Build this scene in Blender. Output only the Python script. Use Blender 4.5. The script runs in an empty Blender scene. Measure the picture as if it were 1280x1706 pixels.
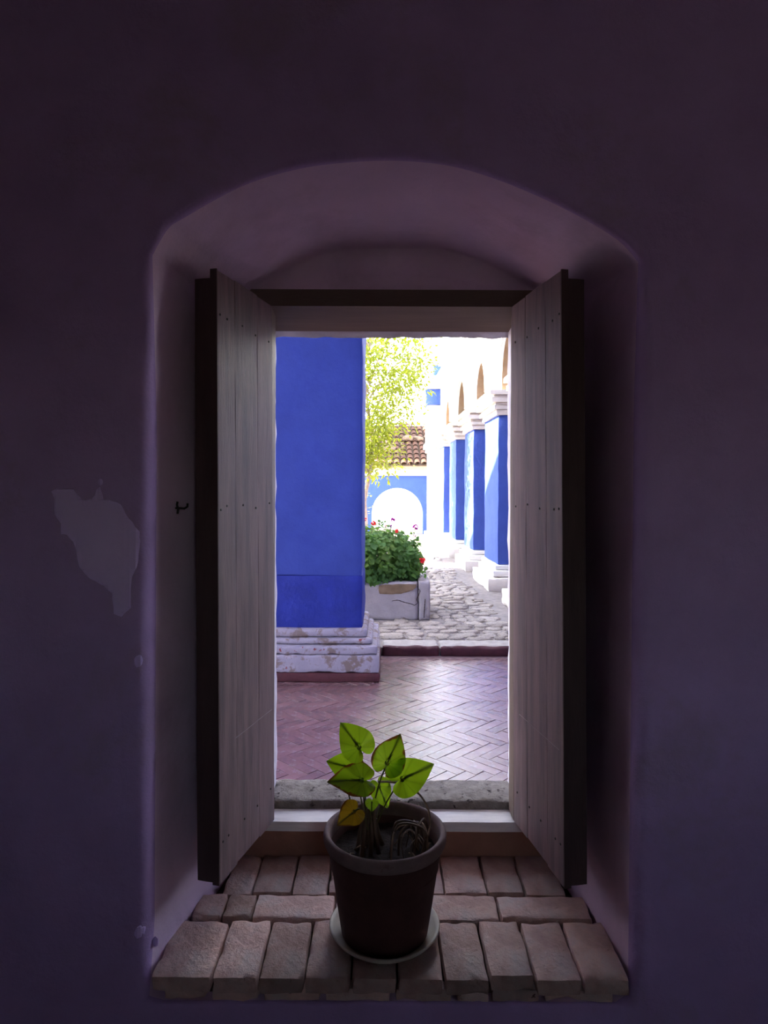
import bpy, bmesh, math, random
from mathutils import Vector, Matrix, noise
R = math.radians
random.seed(7)
scn = bpy.context.scene
C = scn.collection

# ------------------------------------------------------------------ camera
FPX, HORIZ, CAMZ = 1100.0, 815.0, 1.55
cam = bpy.data.cameras.new('camera')
cam.sensor_fit = 'HORIZONTAL'; cam.sensor_width = 36.0
cam.lens = 36.0 * FPX / 1280.0
cam.shift_y = (HORIZ - 853.0) / 1280.0
cam.clip_start = 0.02; cam.clip_end = 500
camo = bpy.data.objects.new('camera', cam); C.objects.link(camo)
camo.location = (0, 0, CAMZ)
camo.rotation_euler = (R(90), R(-0.25), 0)
scn.camera = camo

# ------------------------------------------------------------------ sky, sun, exposure
SUN_EL, SUN_AZ = R(40), R(3)                    # from -X, a little towards +Y
world = bpy.data.worlds.new('world'); scn.world = world; world.use_nodes = True
nt = world.node_tree; nt.nodes.clear()
sky = nt.nodes.new('ShaderNodeTexSky'); sky.sky_type = 'NISHITA'; sky.sun_disc = False
sky.sun_elevation = SUN_EL; sky.sun_rotation = R(-87); sky.altitude = 2300
sky.air_density = 1.0; sky.dust_density = 2.5; sky.ozone_density = 1.0
bg = nt.nodes.new('ShaderNodeBackground'); bg.inputs[1].default_value = 0.42
wo = nt.nodes.new('ShaderNodeOutputWorld')
hsv = nt.nodes.new('ShaderNodeHueSaturation'); hsv.inputs['Saturation'].default_value = 0.55     # hazy bright sky
nt.links.new(sky.outputs[0], hsv.inputs['Color']); nt.links.new(hsv.outputs[0], bg.inputs[0]); nt.links.new(bg.outputs[0], wo.inputs[0])
sun = bpy.data.lights.new('sun', 'SUN'); sun.energy = 7.0; sun.angle = R(0.53); sun.color = (1.0, 0.93, 0.82)
suno = bpy.data.objects.new('sun', sun); C.objects.link(suno)
sdir = Vector((-math.cos(SUN_EL) * math.cos(SUN_AZ), math.cos(SUN_EL) * math.sin(SUN_AZ), math.sin(SUN_EL)))
suno.rotation_euler = sdir.to_track_quat('Z', 'Y').to_euler(); suno.location = (-8, 10, 12)
vs = scn.view_settings
vs.view_transform = 'Standard'; vs.look = 'None'; vs.gamma = 1.0; vs.use_curve_mapping = False
vs.exposure = 2.8
cy = scn.cycles
cy.max_bounces = 10; cy.diffuse_bounces = 7; cy.glossy_bounces = 4; cy.transmission_bounces = 6
cy.sample_clamp_indirect = 10.0; cy.use_denoising = True; cy.caustics_reflective = True; cy.caustics_refractive = False

# ------------------------------------------------------------------ materials
MATS = {}
def mat(name, col, rough=0.85, var=0.15, scale=6.0, bump=0.3, bscale=40.0, bdist=0.004, spec=0.3,
        rnd=0.0, layers=(), stretch=None, trans=None, coat=0.0):
    """procedural surface: base colour with noise variation, optional worn layers [(colour, scale, threshold, softness)],
    per-object variation, bump; trans = colour of light let through."""
    if name in MATS: return MATS[name]
    m = bpy.data.materials.new(name); m.use_nodes = True
    n = m.node_tree.nodes; l = m.node_tree.links
    b = n['Principled BSDF']; b.inputs['Roughness'].default_value = rough
    b.inputs['Specular IOR Level'].default_value = spec
    if coat: b.inputs['Coat Weight'].default_value = coat
    tc = n.new('ShaderNodeTexCoord'); src = tc.outputs['Object']
    if stretch:
        mp = n.new('ShaderNodeMapping'); mp.inputs['Scale'].default_value = stretch
        l.new(src, mp.inputs[0]); src = mp.outputs[0]
    def nz(sc, det=6, dist=0.0, rgh=0.6):
        t = n.new('ShaderNodeTexNoise'); t.inputs['Scale'].default_value = sc; t.inputs['Detail'].default_value = det
        t.inputs['Roughness'].default_value = rgh; t.inputs['Distortion'].default_value = dist
        l.new(src, t.inputs['Vector']); return t.outputs['Fac']
    def mixc(fac, a, bb, mode='MIX'):
        x = n.new('ShaderNodeMix'); x.data_type = 'RGBA'; x.blend_type = mode
        if isinstance(fac, float): x.inputs[0].default_value = fac
        else: l.new(fac, x.inputs[0])
        for i, v in ((6, a), (7, bb)):
            if isinstance(v, tuple): x.inputs[i].default_value = (*v[:3], 1)
            else: l.new(v, x.inputs[i])
        return x.outputs[2]
    def ramp(f, lo, hi):
        r = n.new('ShaderNodeMapRange'); r.inputs[1].default_value = lo; r.inputs[2].default_value = hi
        l.new(f, r.inputs[0]); return r.outputs[0]
    lo = tuple(max(0, c * (1 - var)) for c in col); hi = tuple(min(1, c * (1 + var)) for c in col)
    c = mixc(ramp(nz(scale), 0.3, 0.7), lo, hi)
    for (lc, ls, th, so) in layers:
        c = mixc(ramp(nz(ls, 8, 0.3, 0.65), th - so, th + so), c, lc)
    if rnd:
        oi = n.new('ShaderNodeObjectInfo')
        hs = n.new('ShaderNodeHueSaturation'); l.new(c, hs.inputs['Color'])
        r = n.new('ShaderNodeMapRange'); r.inputs[3].default_value = 1 - rnd; r.inputs[4].default_value = 1 + rnd
        l.new(oi.outputs['Random'], r.inputs[0]); l.new(r.outputs[0], hs.inputs['Value'])
        c = hs.outputs[0]
    l.new(c, b.inputs['Base Color'])
    if bump:
        bp = n.new('ShaderNodeBump'); bp.inputs['Strength'].default_value = bump; bp.inputs['Distance'].default_value = bdist
        l.new(nz(bscale, 8, 0, 0.65), bp.inputs['Height']); l.new(bp.outputs[0], b.inputs['Normal'])
    if trans:
        tr = n.new('ShaderNodeBsdfTranslucent'); ms = n.new('ShaderNodeMixShader'); ms.inputs[0].default_value = 0.5
        tr.inputs[0].default_value = (*trans, 1)
        out = n['Material Output']; l.new(b.outputs[0], ms.inputs[1]); l.new(tr.outputs[0], ms.inputs[2]); l.new(ms.outputs[0], out.inputs[0])
    MATS[name] = m
    return m

M_niche = mat('niche_plaster_lightened', (0.73, 0.55, 0.74), 0.9, 0.08, 3.0, 0.4, 16, 0.008, 0.15,
              layers=(((0.57, 0.42, 0.57), 2.2, 0.62, 0.10),))  # same plaster as the room wall, window light put into a paler colour
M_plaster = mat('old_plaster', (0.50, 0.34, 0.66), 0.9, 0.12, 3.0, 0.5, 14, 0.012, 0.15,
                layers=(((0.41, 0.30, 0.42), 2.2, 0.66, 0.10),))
M_bare = mat('bare_plaster', (0.74, 0.56, 0.98), 0.9, 0.06, 8, 0.2, 60, 0.003, 0.15)
M_reveal = mat('whitewash_edge', (0.62, 0.58, 0.66), 0.85, 0.12, 14, 0.5, 50, 0.004, 0.2)
M_blue = mat('blue_limewash', (0.034, 0.055, 0.26), 0.8, 0.10, 4, 0.5, 22, 0.010, 0.2,
             layers=(((0.030, 0.048, 0.245), 3.0, 0.60, 0.08),))
M_bluelow = mat('deep_blue_limewash', (0.016, 0.027, 0.225), 0.75, 0.12, 7, 0.7, 24, 0.012, 0.25,
                layers=(((0.20, 0.17, 0.33), 9.0, 0.74, 0.02),))
M_blue2 = mat('arcade_blue', (0.05, 0.09, 0.36), 0.85, 0.10, 4, 0.5, 18, 0.012, 0.2)
M_paleblue = mat('pale_blue_limewash', (0.50, 0.55, 0.78), 0.85, 0.08, 4, 0.4, 22, 0.01, 0.2)
M_white = mat('white_limewash', (0.80, 0.78, 0.74), 0.9, 0.06, 4, 0.3, 20, 0.01, 0.15)
M_cap = mat('capital_stone', (0.74, 0.68, 0.62), 0.9, 0.10, 6, 0.3, 30, 0.008, 0.15)
M_sandstone = mat('warm_sandstone', (0.33, 0.225, 0.14), 0.9, 0.15, 6, 0.4, 20, 0.01, 0.15)
M_base = mat('chipped_base', (0.31, 0.27, 0.325), 0.85, 0.10, 9, 0.6, 34, 0.008, 0.2,
             layers=(((0.20, 0.145, 0.135), 9.0, 0.555, 0.04), ((0.20, 0.04, 0.04), 13.0, 0.655, 0.015)))
M_oxred = mat('oxblood_paint', (0.08, 0.02, 0.026), 0.7, 0.25, 10, 0.6, 40, 0.006, 0.3)
M_sillbrick = mat('sill_brick', (0.57, 0.385, 0.335), 0.9, 0.25, 14, 1.0, 55, 0.007, 0.2, rnd=0.25,
                  layers=(((0.52, 0.43, 0.40), 9.0, 0.56, 0.10), ((0.14, 0.08, 0.075), 42.0, 0.68, 0.02)))
M_mortar = mat('dirt_mortar', (0.10, 0.07, 0.06), 0.95, 0.2, 30, 0.6, 80, 0.004, 0.1)
M_riser = mat('terracotta_riser', (0.33, 0.17, 0.12), 0.9, 0.2, 8, 0.4, 40, 0.004, 0.15)
M_wood = mat('grey_painted_wood', (0.185, 0.118, 0.126), 0.52, 0.2, 5, 0.45, 20, 0.004, 0.22, stretch=(9, 9, 0.8),
             layers=(((0.09, 0.07, 0.075), 3.0, 0.58, 0.12), ((0.03, 0.022, 0.022), 9.0, 0.80, 0.015)))
M_woodback = mat('dark_frame_wood', (0.075, 0.045, 0.045), 0.7, 0.2, 6, 0.4, 25, 0.003, 0.3, stretch=(6, 6, 0.8))
M_head = mat('head_wood', (0.13, 0.09, 0.07), 0.6, 0.15, 4, 0.3, 20, 0.003, 0.3, stretch=(0.8, 6, 6))
M_ledge = mat('worn_white_ledge', (0.84, 0.79, 0.77), 0.6, 0.12, 9, 0.3, 30, 0.003, 0.3, stretch=(1, 5, 5))
M_scratch = mat('pale_scratch', (0.36, 0.31, 0.31), 0.7, 0.2, 20, 0, 1, 0.001, 0.2)
M_tuff = mat('grey_tuff', (0.34, 0.30, 0.27), 0.95, 0.3, 30, 1.0, 60, 0.02, 0.15,
             layers=(((0.07, 0.055, 0.055), 34.0, 0.62, 0.03),))
M_pave = mat('herringbone_brick', (0.165, 0.082, 0.088), 0.25, 0.25, 9, 0.5, 40, 0.004, 0.7, rnd=0.18,
             layers=(((0.21, 0.15, 0.16), 12.0, 0.58, 0.06),))
M_pavejoint = mat('paving_joint', (0.16, 0.095, 0.10), 0.8, 0.2, 30, 0.4, 60, 0.003, 0.2)
M_cobble = mat('cobble_stone', (0.52, 0.43, 0.37), 0.85, 0.20, 9, 1.0, 14, 0.035, 0.25, rnd=0.16,
               layers=(((0.13, 0.11, 0.105), 7.0, 0.62, 0.03),))
M_cobjoint = mat('cobble_joint', (0.24, 0.20, 0.185), 0.95, 0.25, 12, 0.6, 40, 0.01, 0.1)
M_kerb = mat('kerb_stone', (0.38, 0.33, 0.30), 0.85, 0.18, 12, 0.8, 30, 0.012, 0.2)
M_planter = mat('planter_render', (0.33, 0.285, 0.30), 0.9, 0.14, 6, 0.7, 26, 0.012, 0.2,
                layers=(((0.20, 0.15, 0.15), 5.0, 0.62, 0.04),))
M_brownstone = mat('brown_stone', (0.19, 0.125, 0.08), 0.9, 0.25, 9, 0.7, 20, 0.01, 0.2)
M_crack = mat('dark_crack', (0.05, 0.035, 0.035), 0.95, 0.3, 30, 0.4, 60, 0.004, 0.1)
M_soil = mat('dark_soil', (0.035, 0.025, 0.022), 0.95, 0.4, 40, 1.0, 60, 0.01, 0.1)
M_pot = mat('dark_terracotta', (0.085, 0.036, 0.032), 0.8, 0.2, 14, 0.5, 70, 0.002, 0.25)
M_rim = mat('limed_terracotta', (0.22, 0.15, 0.145), 0.85, 0.2, 18, 0.5, 70, 0.002, 0.2,
            layers=(((0.17, 0.09, 0.08), 14.0, 0.60, 0.06),))
M_saucer = mat('pale_saucer', (0.52, 0.46, 0.38), 0.6, 0.1, 9, 0.2, 40, 0.002, 0.4)
M_stem = mat('brown_stem', (0.12, 0.075, 0.05), 0.7, 0.3, 30, 0.3, 90, 0.002, 0.3)
M_petiole = mat('green_petiole', (0.13, 0.13, 0.045), 0.6, 0.2, 30, 0, 1, 0.001, 0.3)
M_dry = mat('dry_stalk', (0.34, 0.24, 0.17), 0.8, 0.3, 30, 0.3, 90, 0.002, 0.2)
M_bark = mat('pale_bark', (0.42, 0.33, 0.26), 0.9, 0.25, 14, 0.6, 40, 0.01, 0.2)
M_treeleaf = mat('tree_leaf', (0.20, 0.24, 0.03), 0.25, 0.35, 2.5, 0, 1, 0.001, 0.6, trans=(0.34, 0.38, 0.02))
M_gerleaf = mat('geranium_leaf', (0.085, 0.19, 0.045), 0.6, 0.45, 6, 0.2, 60, 0.002, 0.35, trans=(0.15, 0.30, 0.035),
                layers=(((0.22, 0.33, 0.06), 3.0, 0.56, 0.08),))
M_red = mat('red_petal', (0.75, 0.035, 0.05), 0.6, 0.15, 20, 0, 1, 0.001, 0.3, trans=(0.8, 0.06, 0.06))
M_mag = mat('magenta_petal', (0.40, 0.03, 0.28), 0.6, 0.15, 20, 0, 1, 0.001, 0.3, trans=(0.5, 0.05, 0.35))
M_iron = mat('black_iron', (0.02, 0.017, 0.017), 0.6, 0.2, 30, 0.3, 80, 0.001, 0.4)
M_tile = mat('roof_tile', (0.11, 0.048, 0.026), 0.9, 0.3, 5, 0.6, 25, 0.012, 0.2, rnd=0.2)
M_earth = mat('pale_earth', (0.55, 0.48, 0.42), 0.95, 0.15, 1.5, 0.4, 20, 0.02, 0.1)
M_ceil = mat('corridor_vault', (0.62, 0.58, 0.56), 0.9, 0.08, 3, 0.2, 20, 0.01, 0.1)
M_room = mat('room_plaster', (0.34, 0.25, 0.25), 0.9, 0.10, 3, 0.2, 28, 0.006, 0.15)
M_roomfloor = mat('room_floor', (0.20, 0.12, 0.10), 0.8, 0.2, 6, 0.3, 20, 0.006, 0.2)

def leaf_material(name, col, tcol, edge, edge_start):
    """leaf with veins of its own colour and a browned margin (attribute 'rim': 0 midrib .. 1 margin; 'vein')"""
    m = mat(name, col, 0.42, 0.22, 26, 0, 1, 0.001, 0.5, trans=tcol)
    n = m.node_tree.nodes; l = m.node_tree.links
    b = n['Principled BSDF']; tr = [x for x in n if x.type == 'BSDF_TRANSLUCENT'][0]
    at = n.new('ShaderNodeAttribute'); at.attribute_name = 'rim'
    vn = n.new('ShaderNodeAttribute'); vn.attribute_name = 'vein'
    tn = n.new('ShaderNodeTexNoise'); tn.inputs['Scale'].default_value = 45
    tc = n.new('ShaderNodeTexCoord'); l.new(tc.outputs['Object'], tn.inputs['Vector'])
    ad = n.new('ShaderNodeMath'); ad.operation = 'MULTIPLY_ADD'; ad.inputs[1].default_value = 0.5
    l.new(tn.outputs['Fac'], ad.inputs[0]); l.new(at.outputs['Fac'], ad.inputs[2])
    mr = n.new('ShaderNodeMapRange'); mr.inputs[1].default_value = edge_start; mr.inputs[2].default_value = edge_start + 0.07
    l.new(ad.outputs[0], mr.inputs[0])
    for sock, base in ((b.inputs['Base Color'], None), (tr.inputs[0], tcol)):
        x = n.new('ShaderNodeMix'); x.data_type = 'RGBA'; l.new(mr.outputs[0], x.inputs[0])
        if base is None: l.new(sock.links[0].from_socket, x.inputs[6])
        else: x.inputs[6].default_value = (*base, 1)
        x.inputs[7].default_value = (*edge, 1)
        y = n.new('ShaderNodeMix'); y.data_type = 'RGBA'; l.new(vn.outputs['Fac'], y.inputs[0])
        l.new(x.outputs[2], y.inputs[6]); y.inputs[7].default_value = (col[0] * .35, col[1] * .35, col[2] * .5, 1)
        l.new(y.outputs[2], sock)
    return m
M_leafA = leaf_material('plant_leaf_green', (0.10, 0.19, 0.012), (0.44, 0.70, 0.012), (0.16, 0.055, 0.015), 1.36)
M_leafB = leaf_material('plant_leaf_scorched', (0.10, 0.18, 0.012), (0.42, 0.66, 0.012), (0.22, 0.07, 0.012), 1.14)
M_leafY = leaf_material('plant_leaf_yellow', (0.32, 0.20, 0.012), (0.62, 0.36, 0.01), (0.24, 0.09, 0.012), 1.15)

# ------------------------------------------------------------------ mesh helpers
class MB:
    def __init__(s): s.v = []; s.f = []; s.mi = []
    def add(s, vs, fs, mi=0):
        o = len(s.v); s.v += [tuple(p) for p in vs]; s.f += [tuple(i + o for i in f) for f in fs]; s.mi += [mi] * len(fs); return s
    def box(s, x0, x1, y0, y1, z0, z1, mi=0):
        return s.add([(x0, y0, z0), (x1, y0, z0), (x1, y1, z0), (x0, y1, z0), (x0, y0, z1), (x1, y0, z1), (x1, y1, z1), (x0, y1, z1)],
                     [(0, 3, 2, 1), (4, 5, 6, 7), (0, 1, 5, 4), (1, 2, 6, 5), (2, 3, 7, 6), (3, 0, 4, 7)], mi)
    def tube(s, pts, rad, seg=8, mi=0):
        pts = [Vector(p) for p in pts]; n = len(pts)
        rads = rad if isinstance(rad, (list, tuple)) else [rad] * n
        vs = []; up = Vector((0.13, 0.31, 0.94))
        for i, p in enumerate(pts):
            t = (pts[min(i + 1, n - 1)] - pts[max(i - 1, 0)]).normalized()
            a = t.cross(up); a = a.normalized() if a.length > 1e-4 else Vector((1, 0, 0)); b = t.cross(a)
            for k in range(seg):
                q = 2 * math.pi * k / seg
                vs.append(p + (a * math.cos(q) + b * math.sin(q)) * rads[i])
        fs = [(i * seg + k, i * seg + (k + 1) % seg, (i + 1) * seg + (k + 1) % seg, (i + 1) * seg + k) for i in range(n - 1) for k in range(seg)]
        fs += [tuple(reversed(range(seg))), tuple(range((n - 1) * seg, n * seg))]
        return s.add(vs, fs, mi)
    def lathe(s, prof, seg=48, c=(0, 0), mi=0):
        n = len(prof); vs = []
        for (r, z) in prof:
            for k in range(seg):
                q = 2 * math.pi * k / seg; vs.append((c[0] + r * math.cos(q), c[1] + r * math.sin(q), z))
        fs = [(i * seg + k, i * seg + (k + 1) % seg, (i + 1) * seg + (k + 1) % seg, (i + 1) * seg + k) for i in range(n - 1) for k in range(seg)]
        return s.add(vs, fs, mi)
    def build(s, name, mats, parent=None, smooth=False, recalc=True, angle=None):
        me = bpy.data.meshes.new(name); me.from_pydata(s.v, [], s.f)
        for m in (mats if isinstance(mats, (list, tuple)) else [mats]): me.materials.append(m)
        me.polygons.foreach_set('material_index', s.mi)
        if recalc:
            bm = bmesh.new(); bm.from_mesh(me); bmesh.ops.recalc_face_normals(bm, faces=bm.faces); bm.to_mesh(me); bm.free()
        if smooth: me.polygons.foreach_set('use_smooth', [True] * len(me.polygons))
        if angle is not None:
            me.polygons.foreach_set('use_smooth', [True] * len(me.polygons)); me.set_sharp_from_angle(angle=R(angle))
        return link(name, me, parent)

def link(name, me, parent=None):
    o = bpy.data.objects.new(name, me); C.objects.link(o)
    if parent: o.parent = parent
    return o
def empty(name, loc=(0, 0, 0)):
    o = bpy.data.objects.new(name, None); C.objects.link(o); o.location = loc; o.empty_display_size = 0.1; return o
def tag(o, label=None, cat=None, group=None, kind=None):
    for k, v in (('label', label), ('category', cat), ('group', group), ('kind', kind)):
        if v: o[k] = v
    return o
def struct(o, label=None, cat=None):
    return tag(o, label, cat, kind='structure')
def px(x, y, d):                       # photo pixel + distance -> place in the world
    return Vector(((x - 640) * d / FPX, d, CAMZ - (y - HORIZ) * d / FPX))
def n3(x, y, z, sc=1.0): return noise.noise(Vector((x * sc, y * sc, z * sc)))

def rough_box(mb, x0, x1, y0, y1, z0, z1, seg=(4, 4, 2), amp=0.004, rnd=0.006, seed=0.0, sc=14.0, chip=0.0, mi=0):
    """weathered block: subdivided box, rounded arrises, noise, optional chipped edges"""
    nx, ny, nz = seg; idx = {}; vs = []; fs = []
    cx, cyy, cz = (x0 + x1) / 2, (y0 + y1) / 2, (z0 + z1) / 2
    hx, hy, hz = (x1 - x0) / 2, (y1 - y0) / 2, (z1 - z0) / 2
    r = min(rnd, hx * .9, hy * .9, hz * .9)
    def vert(i, j, k):
        key = (i, j, k)
        if key in idx: return idx[key]
        p = Vector((-hx + 2 * hx * i / nx, -hy + 2 * hy * j / ny, -hz + 2 * hz * k / nz))
        q = Vector((max(-hx + r, min(hx - r, p.x)), max(-hy + r, min(hy - r, p.y)), max(-hz + r, min(hz - r, p.z))))
        d = p - q
        ne = sum(abs(c) > 1e-9 for c in d)
        if d.length > 0: p = q + d.normalized() * r
        w = Vector((cx + p.x, cyy + p.y, cz + p.z))
        nn = noise.noise_vector(Vector((w.x * sc + seed, w.y * sc, w.z * sc)))
        w += nn * amp
        if chip and ne >= 2:
            c = max(0, noise.noise(Vector((w.x * 22 + seed * 3, w.y * 22, w.z * 22)))) * chip
            w -= d.normalized() * c
        idx[key] = len(vs); vs.append(w); return idx[key]
    for i in range(nx):
        for j in range(ny):
            fs.append((vert(i, j, 0), vert(i, j + 1, 0), vert(i + 1, j + 1, 0), vert(i + 1, j, 0)))
            fs.append((vert(i, j, nz), vert(i + 1, j, nz), vert(i + 1, j + 1, nz), vert(i, j + 1, nz)))
    for i in range(nx):
        for k in range(nz):
            fs.append((vert(i, 0, k), vert(i + 1, 0, k), vert(i + 1, 0, k + 1), vert(i, 0, k + 1)))
            fs.append((vert(i, ny, k), vert(i, ny, k + 1), vert(i + 1, ny, k + 1), vert(i + 1, ny, k)))
    for j in range(ny):
        for k in range(nz):
            fs.append((vert(0, j, k), vert(0, j, k + 1), vert(0, j + 1, k + 1), vert(0, j + 1, k)))
            fs.append((vert(nx, j, k), vert(nx, j + 1, k), vert(nx, j + 1, k + 1), vert(nx, j, k + 1)))
    return mb.add(vs, fs, mi)

def catmull(P, n):
    out = []; m = len(P) - 1
    for a in range(n + 1):
        t = a / n * m; i = min(int(t), m - 1); u = t - i
        p0, p1, p2, p3 = P[max(i - 1, 0)], P[i], P[i + 1], P[min(i + 2, m)]
        out.append(tuple(0.5 * ((2 * p1[k]) + (-p0[k] + p2[k]) * u + (2 * p0[k] - 5 * p1[k] + 4 * p2[k] - p3[k]) * u * u
                   + (-p0[k] + 3 * p1[k] - 3 * p2[k] + p3[k]) * u ** 3) for k in range(len(p1))))
    return out

# ------------------------------------------------------------------ the thick window wall with its vaulted niche
Y0, Y1, Y2 = 1.50, 2.00, 2.19                 # room face, back of niche, outer face
SILL = 0.45
LEAN = 0.006                                   # the old opening leans a touch
def wdisp(x, z): return n3(x, 3.1, z, 2.6) * 0.007 + n3(x, 9.7, z, 8.0) * 0.0022
NL, NA, NB = 44, 56, 30
arcF = catmull([(-.535, 2.085), (-.500, 2.145), (-.4636, 2.171), (-.327, 2.246), (-.191, 2.287), (-.0545, 2.303), (.0545, 2.304), (.164, 2.2905), (.286, 2.252), (.423, 2.191), (.532, 2.127), (.582, 2.075)], NA)
arcB = catmull([(-.455, 2.06), (-.43, 2.115), (-.382, 2.160), (-.2545, 2.228), (-.145, 2.262), (.018, 2.2755), (.182, 2.268), (.291, 2.235), (.4145, 2.180), (.48, 2.12), (.505, 2.06)], NA)
def loop(xl, xr, zb, arc):
    L = []
    za, zc = arc[0][1], arc[-1][1]
    for i in range(NL): L.append((xl + (arc[0][0] - xl) * (i / NL) ** 2, zb + (za - zb) * i / NL))
    L += arc
    for i in range(1, NL + 1): L.append((arc[-1][0] + (xr - arc[-1][0]) * (i / NL), zc + (zb - zc) * i / NL))
    for i in range(1, NB): L.append((xr + (xl - xr) * i / NB, zb))
    return L
F = loop(-.535, .572, .383, arcF); B = loop(-.440, .515, .383, arcB)
def rectloop(x0, x1, z0, z1):
    L = []
    for i in range(NL): L.append((x0, z0 + (z1 - z0) * i / NL))
    for i in range(NA + 1): L.append((x0 + (x1 - x0) * i / NA, z1))
    for i in range(1, NL + 1): L.append((x1, z1 + (z0 - z1) * i / NL))
    for i in range(1, NB): L.append((x1 + (x0 - x1) * i / NB, z0))
    return L
NP = len(F)
def onorm(Lp):
    out = []
    for i in range(NP):
        a, b = Lp[(i - 1) % NP], Lp[(i + 1) % NP]
        t = Vector((b[0] - a[0], b[1] - a[1])); t.normalize(); out.append(Vector((-t.y, t.x)))
    return out
ON = onorm(F)
def rad(i):
    if i < NL: return .052 * min(1, .35 + i / 6) if i < NL - 10 else .052 - .034 * (i - NL + 10) / 10
    if i <= NL + NA: return .018
    if i <= 2 * NL + NA: return .018 + .016 * min(1, (i - NL - NA) / 8)
    return .006
wall = MB(); rings = []
def ring(pts, mi): 
    o = len(wall.v); wall.v += pts; rings.append((o, mi))
cx0, cz0 = .02, 1.25
K = 26
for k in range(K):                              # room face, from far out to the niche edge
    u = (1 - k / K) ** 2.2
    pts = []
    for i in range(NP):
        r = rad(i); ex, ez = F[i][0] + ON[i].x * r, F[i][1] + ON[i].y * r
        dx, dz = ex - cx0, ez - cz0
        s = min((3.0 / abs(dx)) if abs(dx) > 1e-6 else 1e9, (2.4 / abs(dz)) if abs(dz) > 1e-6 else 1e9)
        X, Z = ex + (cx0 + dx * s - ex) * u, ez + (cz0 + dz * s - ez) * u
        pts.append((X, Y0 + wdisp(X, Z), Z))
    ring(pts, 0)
# niche from here
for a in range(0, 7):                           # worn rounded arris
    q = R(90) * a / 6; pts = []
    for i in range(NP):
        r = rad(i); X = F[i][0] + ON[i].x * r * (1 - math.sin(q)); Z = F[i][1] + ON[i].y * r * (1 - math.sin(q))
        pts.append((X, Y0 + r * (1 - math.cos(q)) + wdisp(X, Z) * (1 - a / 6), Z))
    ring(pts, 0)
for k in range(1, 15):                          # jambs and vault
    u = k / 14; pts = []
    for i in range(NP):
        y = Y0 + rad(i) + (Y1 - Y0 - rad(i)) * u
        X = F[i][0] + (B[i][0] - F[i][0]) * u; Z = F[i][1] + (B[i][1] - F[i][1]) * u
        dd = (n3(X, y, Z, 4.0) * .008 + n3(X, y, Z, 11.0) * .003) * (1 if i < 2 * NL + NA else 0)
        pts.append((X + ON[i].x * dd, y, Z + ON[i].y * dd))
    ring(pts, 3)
O = rectloop(-.362, .414, .50, 2.125)
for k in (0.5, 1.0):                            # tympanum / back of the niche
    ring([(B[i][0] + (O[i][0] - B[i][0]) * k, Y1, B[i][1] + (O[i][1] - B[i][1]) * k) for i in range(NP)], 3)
O2 = rectloop(-.357, .412, .50, 2.052)
for k in (0.35, 0.7, 0.88, 0.93, 1.0):                 # outer reveal, ragged whitewashed edge
    pts = []
    for i in range(NP):
        X = O[i][0] + (O2[i][0] - O[i][0]) * k; Z = O[i][1] + (O2[i][1] - O[i][1]) * k ** 6; y = Y1 + (Y2 - Y1) * k
        X += n3(X, y, Z, 17) * .005 * k - (Z - 1.4) * LEAN; Z += n3(X * 2.5, y, Z, 9) * .006 * k
        pts.append((X, y, Z))
    ring(pts, 1)
for k in (0.02, 0.1, 0.35, 1.0):                # blue corridor face
    pts = []
    for i in range(NP):
        ex, ez = O2[i]; dx, dz = ex - cx0, ez - cz0
        s = min(7.0 / max(abs(dx), 1e-6), (5.3 if dz > 0 else 2.6) / max(abs(dz), 1e-6))
        pts.append((ex + (cx0 + dx * s - ex) * k, Y2 + .012, ez + (cz0 + dz * s - ez) * k))
    ring(pts, 2)
for a in range(len(rings) - 1):
    o1, _ = rings[a]; o2, mi = rings[a + 1]
    for i in range(NP):
        j = (i + 1) % NP; wall.f.append((o1 + i, o1 + j, o2 + j, o2 + i)); wall.mi.append(mi)
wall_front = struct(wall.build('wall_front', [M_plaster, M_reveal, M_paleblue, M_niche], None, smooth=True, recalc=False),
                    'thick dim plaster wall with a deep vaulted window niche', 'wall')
wall_front.data.flip_normals()

def wallY(x, z, r=.052, xe=-.535):
    y = Y0 + wdisp(x, z)
    if x > xe - r: t = min(x - (xe - r), r * .98); y += r - math.sqrt(r * r - t * t)
    return y
def patch(name, outline, yf, parent, m, cell=.012, lift=.0022):
    bm = bmesh.new(); vs = [bm.verts.new((x, 0, z)) for x, z in outline]; bm.faces.new(vs)
    xs = [p[0] for p in outline]; zs = [p[1] for p in outline]
    for lo, hi, ax in ((min(xs), max(xs), 0), (min(zs), max(zs), 2)):
        t = lo + cell
        while t < hi:
            co = [0, 0, 0]; no = [0, 0, 0]; co[ax] = t; no[ax] = 1
            bmesh.ops.bisect_plane(bm, geom=bm.verts[:] + bm.edges[:] + bm.faces[:], plane_co=co, plane_no=no); t += cell
    bmesh.ops.triangulate(bm, faces=bm.faces)
    for v in bm.verts:
        edge = any(e.is_boundary for e in v.link_edges)
        v.co.y = yf(v.co.x, v.co.z) - (lift * .25 if edge else lift)
    bmesh.ops.recalc_face_normals(bm, faces=bm.faces)
    if sum(f.normal.y for f in bm.faces) > 0: bmesh.ops.reverse_faces(bm, faces=bm.faces)
    me = bpy.data.meshes.new(name); bm.to_mesh(me); bm.free(); me.materials.append(m)
    return link(name, me, parent)
def jag(pts, n=3, amp=.0035):
    out = []
    for i, p in enumerate(pts):
        q = pts[(i + 1) % len(pts)]
        for k in range(n):
            u = k / n; x = p[0] + (q[0] - p[0]) * u; z = p[1] + (q[1] - p[1]) * u
            out.append((x + n3(x, z, 1.3, 60) * amp, z + n3(x, z, 7.7, 60) * amp))
    return out
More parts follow.
